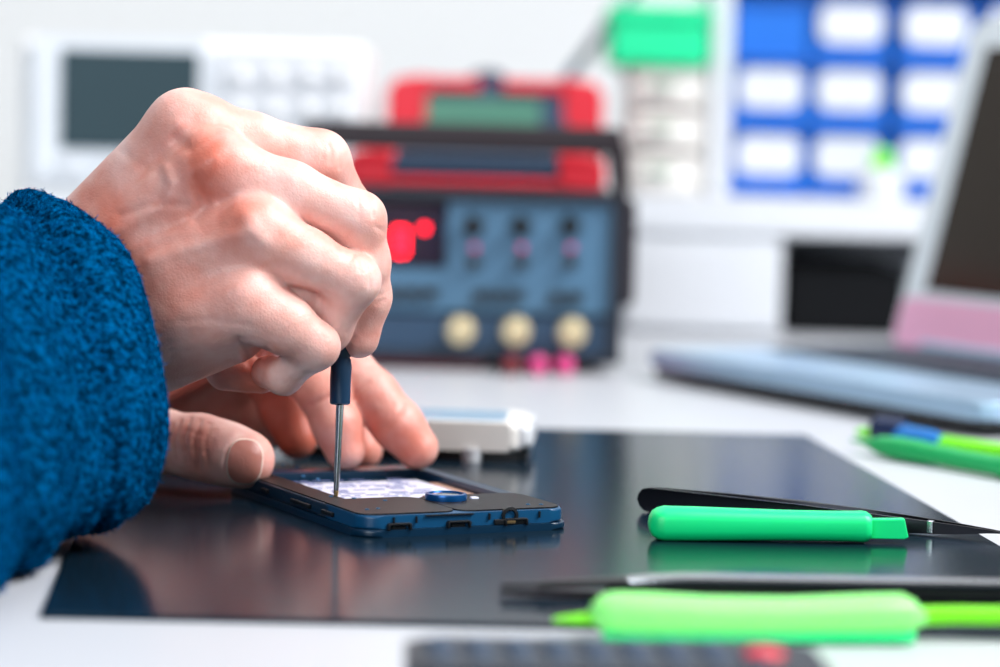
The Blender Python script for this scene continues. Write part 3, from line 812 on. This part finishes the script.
# ------------------------------------------------------------------ bench power supply
YP = 1.60
def at(u, v, Y=YP): return P(u, v, Y)
xl, xr = at(300, 280)[0], at(620, 280)[0]
ztop = at(460, 190)[2]; 
pw = thing('bench_power_supply', 'dark blue bench power supply with red digits, three knobs and three binding posts', 'power supply', ((xl + xr) / 2, YP, 0), 0)
Wd = xr - xl; Dp = .2
def lx(u, v=280): return at(u, v)[0] - (xl + xr) / 2
def lz(u, v): return at(u, v)[2]
zb = .006
part('case', MT['psu'], pw, lambda b: b.box((0, Dp / 2 + .004, (ztop + zb) / 2), (Wd, Dp, ztop - zb), .004, 3))
part('front_frame', MT['psu'], pw, lambda b: (b.box((0, -.002, ztop - .0028), (Wd + .002, .012, .006), .0015), b.box((0, -.002, zb + .0025), (Wd + .002, .012, .005), .0015), b.box((Wd / 2 - .0025, -.002, (ztop + zb) / 2), (.007, .012, ztop - zb), .0015), b.box((-Wd / 2 + .0025, -.002, (ztop + zb) / 2), (.007, .012, ztop - zb), .0015)))
part('front_panel', MT['psuface'], pw, lambda b: b.box(((lx(446) + lx(611)) / 2, .001, (lz(530, 203) + lz(530, 313)) / 2), (lx(611) - lx(446), .008, lz(530, 203) - lz(530, 313)), .0008))
part('front_panel', MT['psuface'], pw, lambda b: b.box(((lx(310) + lx(446)) / 2, .001, (lz(420, 268) + lz(420, 311)) / 2), (lx(446) - lx(310), .008, lz(420, 268) - lz(420, 311)), .0008))
part('terminal_panel', MT['psulow'], pw, lambda b: b.box(((lx(310) + lx(611)) / 2, .001, (lz(460, 316) + lz(460, 359)) / 2), (lx(611) - lx(310), .008, lz(460, 316) - lz(460, 359)), .0008))
dw = part('display_window', MT['psuscreen'], pw, lambda b: b.box(((lx(312) + lx(444)) / 2, .000, (lz(400, 204) + lz(400, 264)) / 2), (lx(444) - lx(312), .008, lz(400, 204) - lz(400, 264)), .0008))
def digit(b, x, z, w, h, segs, t=.0016):
    for s_ in segs:
        cx_, cz_, dw_, dh = {'a': (0, h / 2, w, t), 'g': (0, 0, w, t), 'd': (0, -h / 2, w, t), 'f': (-w / 2, h / 4, t, h / 2), 'b': (w / 2, h / 4, t, h / 2), 'e': (-w / 2, -h / 4, t, h / 2), 'c': (w / 2, -h / 4, t, h / 2)}[s_]
        b.box((x + cx_, -.0045, z + cz_), (dw_, .0012, dh))
part('led_digit', MT['led'], dw, lambda b: digit(b, lx(400), lz(400, 241), .0058, .0135, 'abcdefg'))
part('led_digit', MT['led'], dw, lambda b: digit(b, lx(423.5), lz(423, 231), .0034, .0034, 'adfg' if False else 'a', .0034))
part('led_digit', MT['led'], dw, lambda b: digit(b, lx(372), lz(372, 241), .0058, .0135, 'abcdefg'))
for u in (472, 519, 568):
    kx = lx(u)
    part('knob', MT['black'], pw, lambda b: b.lathe([(.0062, -.004), (.0062, .002), (.0048, .004), (.0045, .014), (.0035, .0155), (0, .0155)], (kx, -.003, lz(u, 226)), (0, -1, 0), 28))
    part('indicator', MT['pinkpl'], pw, lambda b: b.lathe([(.0022, 0), (.0022, .003), (.0012, .0042), (0, .0045)], (kx + .001, -.002, lz(u, 248)), (0, -1, 0), 18))
    part('fine_knob', MT['black'], pw, lambda b: b.lathe([(.0042, 0), (.0040, .003), (.0036, .008), (0, .009)], (kx + .001, -.002, lz(u, 262)), (0, -1, 0), 22))
for u0, u1, v in ((386, 440, 293), (472, 526, 295), (548, 584, 297)):
    n_ = max(2, round((u1 - u0) / 16))
    for i in range(n_):
        uu = u0 + (u1 - u0) * (i + .5) / n_
        part('push_button', MT['black'], pw, lambda b: b.box((lx(uu), -.005, lz(uu, v)), ((u1 - u0) / n_ * YP / F * .8, .006, .0062), .001))
for u, v in ((462, 330), (517, 331), (573, 332)):
    tx = lx(u)
    tk = part('binding_post', MT['gold'], pw, lambda b: b.lathe([(.0084, 0), (.0084, .004), (.0072, .006), (.0072, .012), (.0055, .013), (.0022, .013), (.0020, .008), (0, .008)], (tx, -.002, lz(u, v)), (0, -1, 0), 28))
for sx in (-1, 1):
    part('foot', MT['blackbox'], pw, lambda b: b.box((sx * (Wd / 2 - .03), .03, .0035), (.03, .02, .007), .0015))
    part('foot', MT['blackbox'], pw, lambda b: b.box((sx * (Wd / 2 - .03), .17, .0035), (.03, .02, .007), .0015))
part('base_strip', MT['darkred'], pw, lambda b: b.box(((lx(312) + lx(488)) / 2, .004, .0032), (lx(488) - lx(312), .006, .0055), .001))
# carrying handle: bar over the front with two arms to pivots
hz0, hz1 = at(460, 151)[2], at(460, 124)[2]
part('handle', MT['handle'], pw, lambda b: (b.box((0, .004, (hz0 + hz1) / 2), (Wd - .004, .016, hz1 - hz0), .003, 3),
     b.prism([(Wd / 2 - .010, hz0 + .004), (Wd / 2 - .002, hz1), (Wd / 2 + .002, hz0), (Wd / 2 + .004, ztop - .01), (Wd / 2 - .004, ztop - .01)], 0, .012, .001, 2, axis='y'),
     b.prism([(-Wd / 2 + .010, hz0 + .004), (-Wd / 2 + .002, hz1), (-Wd / 2 - .002, hz0), (-Wd / 2 - .004, ztop - .01), (-Wd / 2 + .004, ztop - .01)], 0, .012, .001, 2, axis='y')))
for sx in (-1, 1):
    part('handle_pivot', MT['handle'], pw, lambda b: b.lathe([(.014, 0), (.014, .004), (.011, .006), (0, .006)], (sx * Wd / 2, .045, ztop - .036), (sx, 0, 0), 28))
    part('side_bumper', MT['handle'], pw, lambda b: b.box((sx * (Wd / 2 + .0025), .03, ztop - .034), (.013, .05, .062), .004, 3))

# plugs in front of the supply
for u, m_, lab in ((511, 'darkred', 'dark red banana plug at the foot of the power supply'), (538, 'pinkpl', 'magenta banana plug at the foot of the power supply, middle of three'), (565, 'pinkpl', 'magenta banana plug at the foot of the power supply, rightmost of three')):
    q = T(u, 376, 0)
    bp_ = thing('banana_plug', lab, 'plug', (q[0], q[1], 0), 0, 'banana plugs')
    part('plug_body', MT[m_], bp_, lambda b: b.bar([((0, 0, .0055), .0028, .0028), ((0, .002, .0055), .0052, .0052), ((0, .014, .0055), .0055, .0055), ((0, .017, .0055), .004, .004)], 20))
    part('plug_pin', MT['gold'], bp_, lambda b: b.tube([(0, .016, .0055), (0, .024, .0055)], .002))

# red multimeter lying on the supply under the handle
def meter(name, label, u0, u1, v0, v1, Y, depth, zbase, lcdm, face):
    A = P(u0, v1, Y); B = P(u1, v1, Y); Wm = B[0] - A[0]
    zt = P((u0 + u1) / 2, v0, Y)[2]; hgt = zt - zbase
    t_ = thing(name, label, 'multimeter', ((A[0] + B[0]) / 2, Y, zbase), 0)
    for sx in (-1, 1):
        part('bumper', MT['redpl'], t_, lambda b: b.prism([(sx * x, z) for x, z in ((Wm / 2, .004), (Wm / 2, hgt * .72), (Wm / 2 - .006, hgt * .92), (Wm / 2 - .026, hgt), (Wm / 2 - .030, hgt * .8), (Wm / 2 - .024, hgt * .3), (Wm / 2 - .026, 0), (Wm / 2 - .004, 0))][::sx], 0, depth, .003, 3, axis='y'))
    part('housing', MT['slate'], t_, lambda b: b.box((0, depth / 2 + .002, hgt * .48), (Wm - .03, depth - .006, hgt * .8), .003, 3))
    part('lcd', MT[lcdm], t_, lambda b: b.box((-Wm * .06, .0045, hgt * face[0]), (Wm * .56, .006, hgt * face[1]), .001))
    part('side_panel', MT['slate'], t_, lambda b: b.box((Wm * .29, .0040, hgt * face[0]), (Wm * .16, .006, hgt * face[1]), .001))
    part('top_band', MT['redpl'], t_, lambda b: [b.box((x * Wm, depth / 2 - .003, hgt * face[2]), (w * Wm, depth - .008, hgt * .24), .002) for x, w in face[3]] and None)
    return t_, Wm, hgt
YM = YP + .05
zs = ztop
t1, w1_, h1_ = meter('multimeter', 'red multimeter lying on the power supply below its carrying handle', 345, 605, 150, 186, YM, .09, zs, 'slate', (.62, .5, .16, ((0, .8),)))
# second instrument behind with another red meter on top
YB = YP + .30
zsb = P(500, 132, YB)[2]
bb = thing('bench_instrument', 'black cased instrument standing behind the power supply', 'instrument', (P(494, 200, YB)[0], YB + .07, 0), 0)
wb = .148
part('case', MT['blackbox'], bb, lambda b: b.box((0, 0, (zsb + .004) / 2), (wb, .14, zsb - .004), .004, 3))
part('front_panel', MT['slate'], bb, lambda b: b.box((0, -.0705, zsb / 2), (wb - .02, .004, zsb - .03), .001))
part('knob', MT['black'], bb, lambda b: b.lathe([(.01, 0), (.009, .012), (0, .013)], (.05, -.072, .05), (0, -1, 0), 24))
for sx in (-1, 1): part('foot', MT['blackbox'], bb, lambda b: b.box((sx * .06, 0, .002), (.02, .12, .004), .001))
t2, w2_, h2_ = meter('multimeter', 'red multimeter with a grey green display, on the black instrument behind the handle', 386, 603, 76, 132, YB + .004, .10, zsb, 'lcd', (.34, .5, .84, ((-.22, .30), (.17, .28))))
part('range_dial', MT['navy'], t2, lambda b: b.lathe([(.012, 0), (.012, .008), (.006, .011), (0, .011)], (-w2_ * .04, .05, h2_ * .84)))
tl = MB().tube([P(560, 88, YB + .06), P(575, 68, YB + .13), P(590, 49, YB + .2), P(608, 24, YB + .27), P(640, -15, YB + .32), P(668, -60, YB + .36)], .0042).build('test_lead', MT['slate'])
tag(tl, 'dark test lead rising from the red multimeter towards the green box', 'cable')

# ------------------------------------------------------------------ oscilloscope, left
YS = 1.86
def sx_(u, v=100): return P(u, v, YS)[0]
def sz_(u, v): return P(u, v, YS)[2]
sxl, sxr = sx_(18), sx_(364)
zt_ = sz_(190, 40)
osc = thing('oscilloscope', 'white oscilloscope with a dark blank screen, behind the gripping hand', 'oscilloscope', ((sxl + sxr) / 2, YS, 0), 0)
oc = (sxl + sxr) / 2; Wo = sxr - sxl
part('case', MT['scope'], osc, lambda b: b.box((0, .07, (zt_ + .008) / 2), (Wo, .13, zt_ - .008), .006, 3))
bz = part('screen_bezel', MT['scopegrey'], osc, lambda b: b.prism(rrect(sx_(36) - oc, sx_(208) - oc, sz_(120, 180), sz_(120, 38), .004), -.004, .010, .002, 3, axis='y'))
part('screen', MT['scopescreen'], bz, lambda b: b.prism(rrect(sx_(62.5) - oc, sx_(199) - oc, sz_(130, 149.5), sz_(130, 51), .0015), -.006, .006, .0005, 2, axis='y'))
part('control_panel', MT['white'], osc, lambda b: b.prism(rrect(sx_(216) - oc, sx_(356) - oc, sz_(290, 300), sz_(290, 50), .003), 0, .008, .001, 2, axis='y'))
for i, u in enumerate((240, 275, 310, 340)):
    for v in (75, 110, 165):
        part('knob', MT['scope'], osc, lambda b: b.lathe([(.0052, 0), (.0048, .007), (.003, .009), (0, .009)], (sx_(u) - oc, 0.001, sz_(u, v)), (0, -1, 0), 22))
for i in range(4):
    part('soft_key', MT['white'], osc, lambda b: b.box((sx_(70 + 38 * i) - oc, -.004, sz_(100, 164)), (.014, .006, .005), .001))
for u in (90, 160, 230, 300):
    part('input_connector', MT['steel'], osc, lambda b: b.lathe([(.006, 0), (.006, .012), (.004, .013), (0, .010)], (sx_(u) - oc, .004, .025), (0, -1, 0), 22))
for sx in (-1, 1): part('foot', MT['scopegrey'], osc, lambda b: b.box((sx * (Wo / 2 - .03), .06, .0045), (.03, .09, .009), .002))

# ------------------------------------------------------------------ white shelf unit, bins, drawers
YC = 1.95
def C(u, v, Y=YC): return P(u, v, Y)
def base_at(u, Y): return (u - 500) / F * Y * 1.0
un = thing('shelf_unit', 'white shelf unit at the back of the bench with an open bay', 'shelf', (C(800, 250)[0], YC, 0), 0)
ux = C(800, 250)[0]
sh0, sh1 = C(800, 236)[2], C(800, 200)[2]
Xl = C(622, 260)[0] - ux; Xd = C(782, 260)[0] - ux; Xr = C(1080, 260)[0] - ux
part('top_board', MT['white'], un, lambda b: b.box(((Xl + Xr) / 2, .12, (sh0 + sh1) / 2), (Xr - Xl, .26, sh1 - sh0), .002))
part('drawer_box', MT['white'], un, lambda b: b.box(((Xl + Xd) / 2, .12, sh0 / 2), (Xd - Xl, .25, sh0 - .001), .002))
dr_ = part('drawer_front', MT['white'], un, lambda b: b.box(((Xl + Xd) / 2, -.008, sh0 / 2), (Xd - Xl - .006, .006, sh0 - .008), .002))
part('back_panel', MT['white'], un, lambda b: b.box(((Xd + Xr) / 2, .244, sh0 / 2), (Xr - Xd, .006, sh0 - .001)))
part('side_panel', MT['white'], un, lambda b: b.box((Xr - .008, .12, sh0 / 2), (.016, .25, sh0 - .001)))
# black box in the open bay
x0, x1 = C(787, 300, YC + .01)[0], C(905, 300, YC + .01)[0]; zt2 = C(840, 268, YC + .01)[2]
bx = thing('black_box', 'black box inside the open bay of the white shelf unit', 'box', ((x0 + x1) / 2, YC + .01, 0), 0)
part('case', MT['blackbox'], bx, lambda b: b.box((0, .09, zt2 / 2), (x1 - x0, .18, zt2), .003))
part('front_panel', MT['blackbox'], bx, lambda b: b.box((0, -.001, zt2 / 2), (x1 - x0 - .006, .004, zt2 - .006), .001))

YBn = 2.03
def Bn(u, v): return P(u, v, YBn)
shz = sh1
cabz1 = Bn(800, -75)[2]
cab = thing('bin_cabinet', 'white open cabinet standing on the shelf unit and holding the blue bins', 'cabinet', (Bn(880, 100)[0], YBn, shz), 0)
cxx = Bn(880, 100)[0]
part('side_panel', MT['white'], cab, lambda b: b.box((Bn(720, 100)[0] - cxx, .075, (cabz1 - shz) / 2), (.0145, .17, cabz1 - shz), .002))
part('side_panel', MT['white'], cab, lambda b: b.box((Bn(1075, 100)[0] - cxx, .075, (cabz1 - shz) / 2), (.016, .17, cabz1 - shz), .002))
part('back_panel', MT['blue'], cab, lambda b: b.box(((Bn(725, 100)[0] + Bn(1075, 100)[0]) / 2 - cxx, .158, (cabz1 - shz) / 2), (Bn(1075, 100)[0] - Bn(725, 100)[0], .006, cabz1 - shz)))
part('top_panel', MT['white'], cab, lambda b: b.box(((Bn(725, 100)[0] + Bn(1075, 100)[0]) / 2 - cxx, .075, cabz1 - shz - .006), (Bn(1075, 100)[0] - Bn(725, 100)[0], .17, .012), .002))
# bins: one prototype, copied
pitchx = Bn(933, 100)[0] - Bn(848.5, 100)[0]
pz = (Bn(850, 15)[2] - Bn(850, 148)[2]) / 2
bw, bh, bd = pitchx * .935, pz * .97, .13
lw, lhh = pitchx * .75, pz * .60
z_first = shz + .001
def make_bin():
    t_ = thing('storage_bin', 'blue storage bin', 'bin', (0, 0, 0), 0, 'blue storage bins')
    def f(b):
        w = .003
        b.box((0, bd / 2, w / 2), (bw, bd, w)); b.box((0, bd - w / 2, bh / 2), (bw, w, bh))
        for sx in (-1, 1): b.box((sx * (bw / 2 - w / 2), bd / 2, bh * .48), (w, bd, bh * .96), .0008)
        b.box((0, w / 2, bh * .48), (bw, w, bh * .96), .0008)
        b.box((0, -.001, bh * .965), (bw * .98, .008, bh * .06), .0015); b.box((0, -.0015, bh * .07), (bw * .98, .006, bh * .08), .0015)
    part('bin_body', MT['blue'], t_, f)
    part('label_plate', MT['white'], t_, lambda b: b.prism(rrect(-lw / 2, lw / 2, bh * .63 - lhh / 2, bh * .63 + lhh / 2, .009), -.0032, .001, .0006, 2, axis='y'))
    return t_
bin0 = make_bin()
names_col = ['against the white side panel', 'second from the white side panel', 'third from the white side panel', 'beside the laptop, in the fourth column']
names_row = ['bottom row', 'second row up', 'third row up', 'top row']
first = True
for r in range(4):
    for cidx in range(4):
        uc = (770, 848.5, 933, 1017)[cidx]
        X = Bn(uc, 100)[0]
        if cidx == 0: X = Bn(848.5, 100)[0] - pitchx * .93
        if r >= 3: continue
        if first: t_ = bin0; first = False
        else:
            t_ = bin0.copy(); link(t_)
            for chd in list(bin0.children):
                if r == 2 and cidx == 0 and chd.name.startswith('label'): continue
                cc = chd.copy(); link(cc); cc.parent = t_
        t_.location = (X, YBn, z_first + r * pz)
        if r == 2 and cidx == 0: t_['label'] = 'plain blue storage bin with no label, against the white side panel'
        else: t_['label'] = 'blue storage bin with white label, %s, %s' % (names_row[r], names_col[cidx])
for r in range(3):
    for cidx in range(4):
        pass
# bin shelves (part of the cabinet)

# small bottle in front of the bins
bq = P(880, 205, 1.99)
bo = thing('bottle', 'small white bottle with yellow green cap on the shelf before the blue bins', 'bottle', (bq[0], 1.99, sh1), 0)
hb = P(880, 168, 1.99)[2] - sh1
part('bottle_body', MT['white'], bo, lambda b: b.lathe([(0, 0), (.015, 0), (.0165, .002), (.0165, hb * .75), (.012, hb * .95), (.007, hb * 1.0), (.007, hb * 1.12), (0, hb * 1.12)]))
part('cap', MT['lime2'], bo, lambda b: b.lathe([(.008, hb * 1.0), (.0085, hb * 1.05), (.007, hb * 1.45), (.003, hb * 1.6), (0, hb * 1.6)]))

# white small-parts drawers with green box on top
YD = 2.0
def D(u, v): return P(u, v, YD)
dx0, dx1 = D(628, 120)[0], D(706, 120)[0]
dzt = D(665, 66)[2]
dc = thing('parts_drawer_cabinet', 'small white parts drawer cabinet on the shelf unit under the green box', 'cabinet', ((dx0 + dx1) / 2, YD, sh1), 0)
wd = dx1 - dx0; hd = dzt - sh1
part('case', MT['warmwhite'], dc, lambda b: (b.box((0, .075, .002), (wd, .13, .004)), b.box((0, .075, hd - .002), (wd, .13, .004)), b.box((-wd / 2 + .002, .075, hd / 2), (.004, .13, hd), .001), b.box((wd / 2 - .002, .075, hd / 2), (.004, .13, hd), .001), b.box((0, .138, hd / 2), (wd, .004, hd))))
for i in range(3):
    zc = hd * (i + .5) / 3
    d_ = part('drawer', MT['warmwhite'], dc, lambda b: b.box((0, .066, zc), (wd - .010, .125, hd / 3 - .005), .0015))
    part('handle', mat('drawer_pull_%d' % i, srgb(140, 165, 148), .5) if i == 0 else bpy.data.materials['drawer_pull_0'], d_, lambda b: b.box((-.004, -.001, zc + .002), (.018, .008, .005), .0015))
gx0, gx1 = D(608, 40)[0], D(711, 40)[0]; gz1 = D(660, 6)[2]; gz0 = dzt
gb = thing('green_box', 'mint green lidded box on top of the white parts drawers', 'box', ((gx0 + gx1) / 2, YD - .01, gz0), 0)
part('box_body', MT['greenbox'], gb, lambda b: b.box((0, .07, (gz1 - gz0) * .36), (gx1 - gx0 - .004, .13, (gz1 - gz0) * .72), .004, 3))
part('lid', MT['greenbox'], gb, lambda b: b.box((0, .07, (gz1 - gz0) * .86), (gx1 - gx0, .136, (gz1 - gz0) * .28), .004, 3))

# ------------------------------------------------------------------ laptop
f0 = np.array([.082, 1.57, 0]); Lf = .31; alp = math.radians(-62)
lapd = .178
lap = thing('laptop', 'open silver laptop with a dark screen on the bench beside the power supply', 'laptop', (f0[0], f0[1], 0), alp)
# local: x along the front edge, y towards the hinge
part('base', MT['silver'], lap, lambda b: b.prism(rrect(0, Lf, 0, lapd, .010), .0085, .0175, .0025, 3))
part('bottom_shell', MT['black'], lap, lambda b: b.prism(rrect(.002, Lf - .002, .002, lapd - .002, .010), .003, .0095, .001, 2))
part('keyboard_deck', MT['keys'], lap, lambda b: b.prism(rrect(.016, Lf - .016, .072, lapd - .018, .003), .0172, .0182, .0003))
for r in range(5):
    for c_ in range(14):
        part('key', MT['keys'], lap, lambda b: b.box((.030 + c_ * (Lf - .06) / 13, .081 + r * .0172, .0188), ((Lf - .06) / 13 * .82, .0140, .002), .0006, 1))
part('touchpad', MT['silver'], lap, lambda b: b.prism(rrect(Lf * .36, Lf * .64, .014, .062, .003), .0172, .0178, .0002))
for x in (.03, Lf - .03):
    for y in (.02, lapd - .02):
        part('rubber_foot', MT['black'], lap, lambda b: b.box((x, y, .002), (.016, .010, .004), .001))
tilt = math.radians(15)
lidh = .203
lidrot = Matrix.Rotation(-tilt, 3, 'X')
def lid_pt(o):
    o.location = (0, lapd - .006, .016); o.rotation_euler = (-tilt, 0, 0); return o
ld = lid_pt(part('screen_lid', MT['lid'], lap, lambda b: b.prism(rrect(-.001, Lf + .001, .0, lidh, .010), -.001, .007, .002, 3, axis='y')))
part('screen_glass', MT['screen'], ld, lambda b: b.prism(rrect(.020, Lf - .020, .036, lidh - .018, .001), -.0018, .002, .0004, 2, axis='y'))
part('lower_bezel', MT['pinkcast'], ld, lambda b: b.prism(rrect(.001, Lf - .001, .001, .031, .006), -.0016, .002, .0005, 2, axis='y'))  # lower part of the bezel, carries the painted pink light
part('hinge_bar', MT['silver'], ld, lambda b: b.bar([((.03, .002, .002), .006, .005), ((Lf - .03, .002, .002), .006, .005)], 16))

# ------------------------------------------------------------------ light
W = bpy.data.worlds.new('world'); SC.world = W; W.use_nodes = True
nt = W.node_tree; bg = nt.nodes['Background']
tc = nt.nodes.new('ShaderNodeTexCoord'); sp = nt.nodes.new('ShaderNodeSeparateXYZ'); nt.links.new(tc.outputs['Generated'], sp.inputs[0])
rp = nt.nodes.new('ShaderNodeValToRGB'); rp.color_ramp.elements[0].position = .35; rp.color_ramp.elements[0].color = (.30, .52, .80, 1)
rp.color_ramp.elements[1].position = .75; rp.color_ramp.elements[1].color = (.92, .96, 1, 1)
mp = nt.nodes.new('ShaderNodeMath'); mp.operation = 'MULTIPLY_ADD'; mp.inputs[1].default_value = .5; mp.inputs[2].default_value = .5
nt.links.new(sp.outputs['Z'], mp.inputs[0]); nt.links.new(mp.outputs[0], rp.inputs['Fac']); nt.links.new(rp.outputs[0], bg.inputs['Color'])
bg.inputs['Strength'].default_value = .11
def area(name, loc, target, size, size_y, power, col):
    l = bpy.data.lights.new(name, 'AREA'); l.shape = 'RECTANGLE'; l.size = size; l.size_y = size_y; l.energy = power; l.color = col
    o = bpy.data.objects.new(name, l); link(o); o.location = loc
    o.rotation_euler = (Vector(target) - Vector(loc)).to_track_quat('-Z', 'Y').to_euler()
    return o
area('window_light', (1.25, .72, 1.5), (-.05, 1.0, .06), 1.2, 1.2, 78, (1, .985, .985))
area('back_fill_light', (-.7, 1.9, 1.8), (-.6, 1.95, 0), 2.0, 1.4, 18, (1, .985, .97))  # unseen fill added to brighten the back wall, no fitting modelled
area('front_fill_light', (-.8, -1.25, .9), (.0, 1.1, .1), 1.2, .9, 34, (.86, .94, 1))  # added fill from behind the camera, stands for no window
SC.view_settings.view_transform = 'Standard'; SC.view_settings.look = 'None'; SC.view_settings.gamma = 1; SC.view_settings.use_curve_mapping = False
SC.view_settings.exposure = 0.0
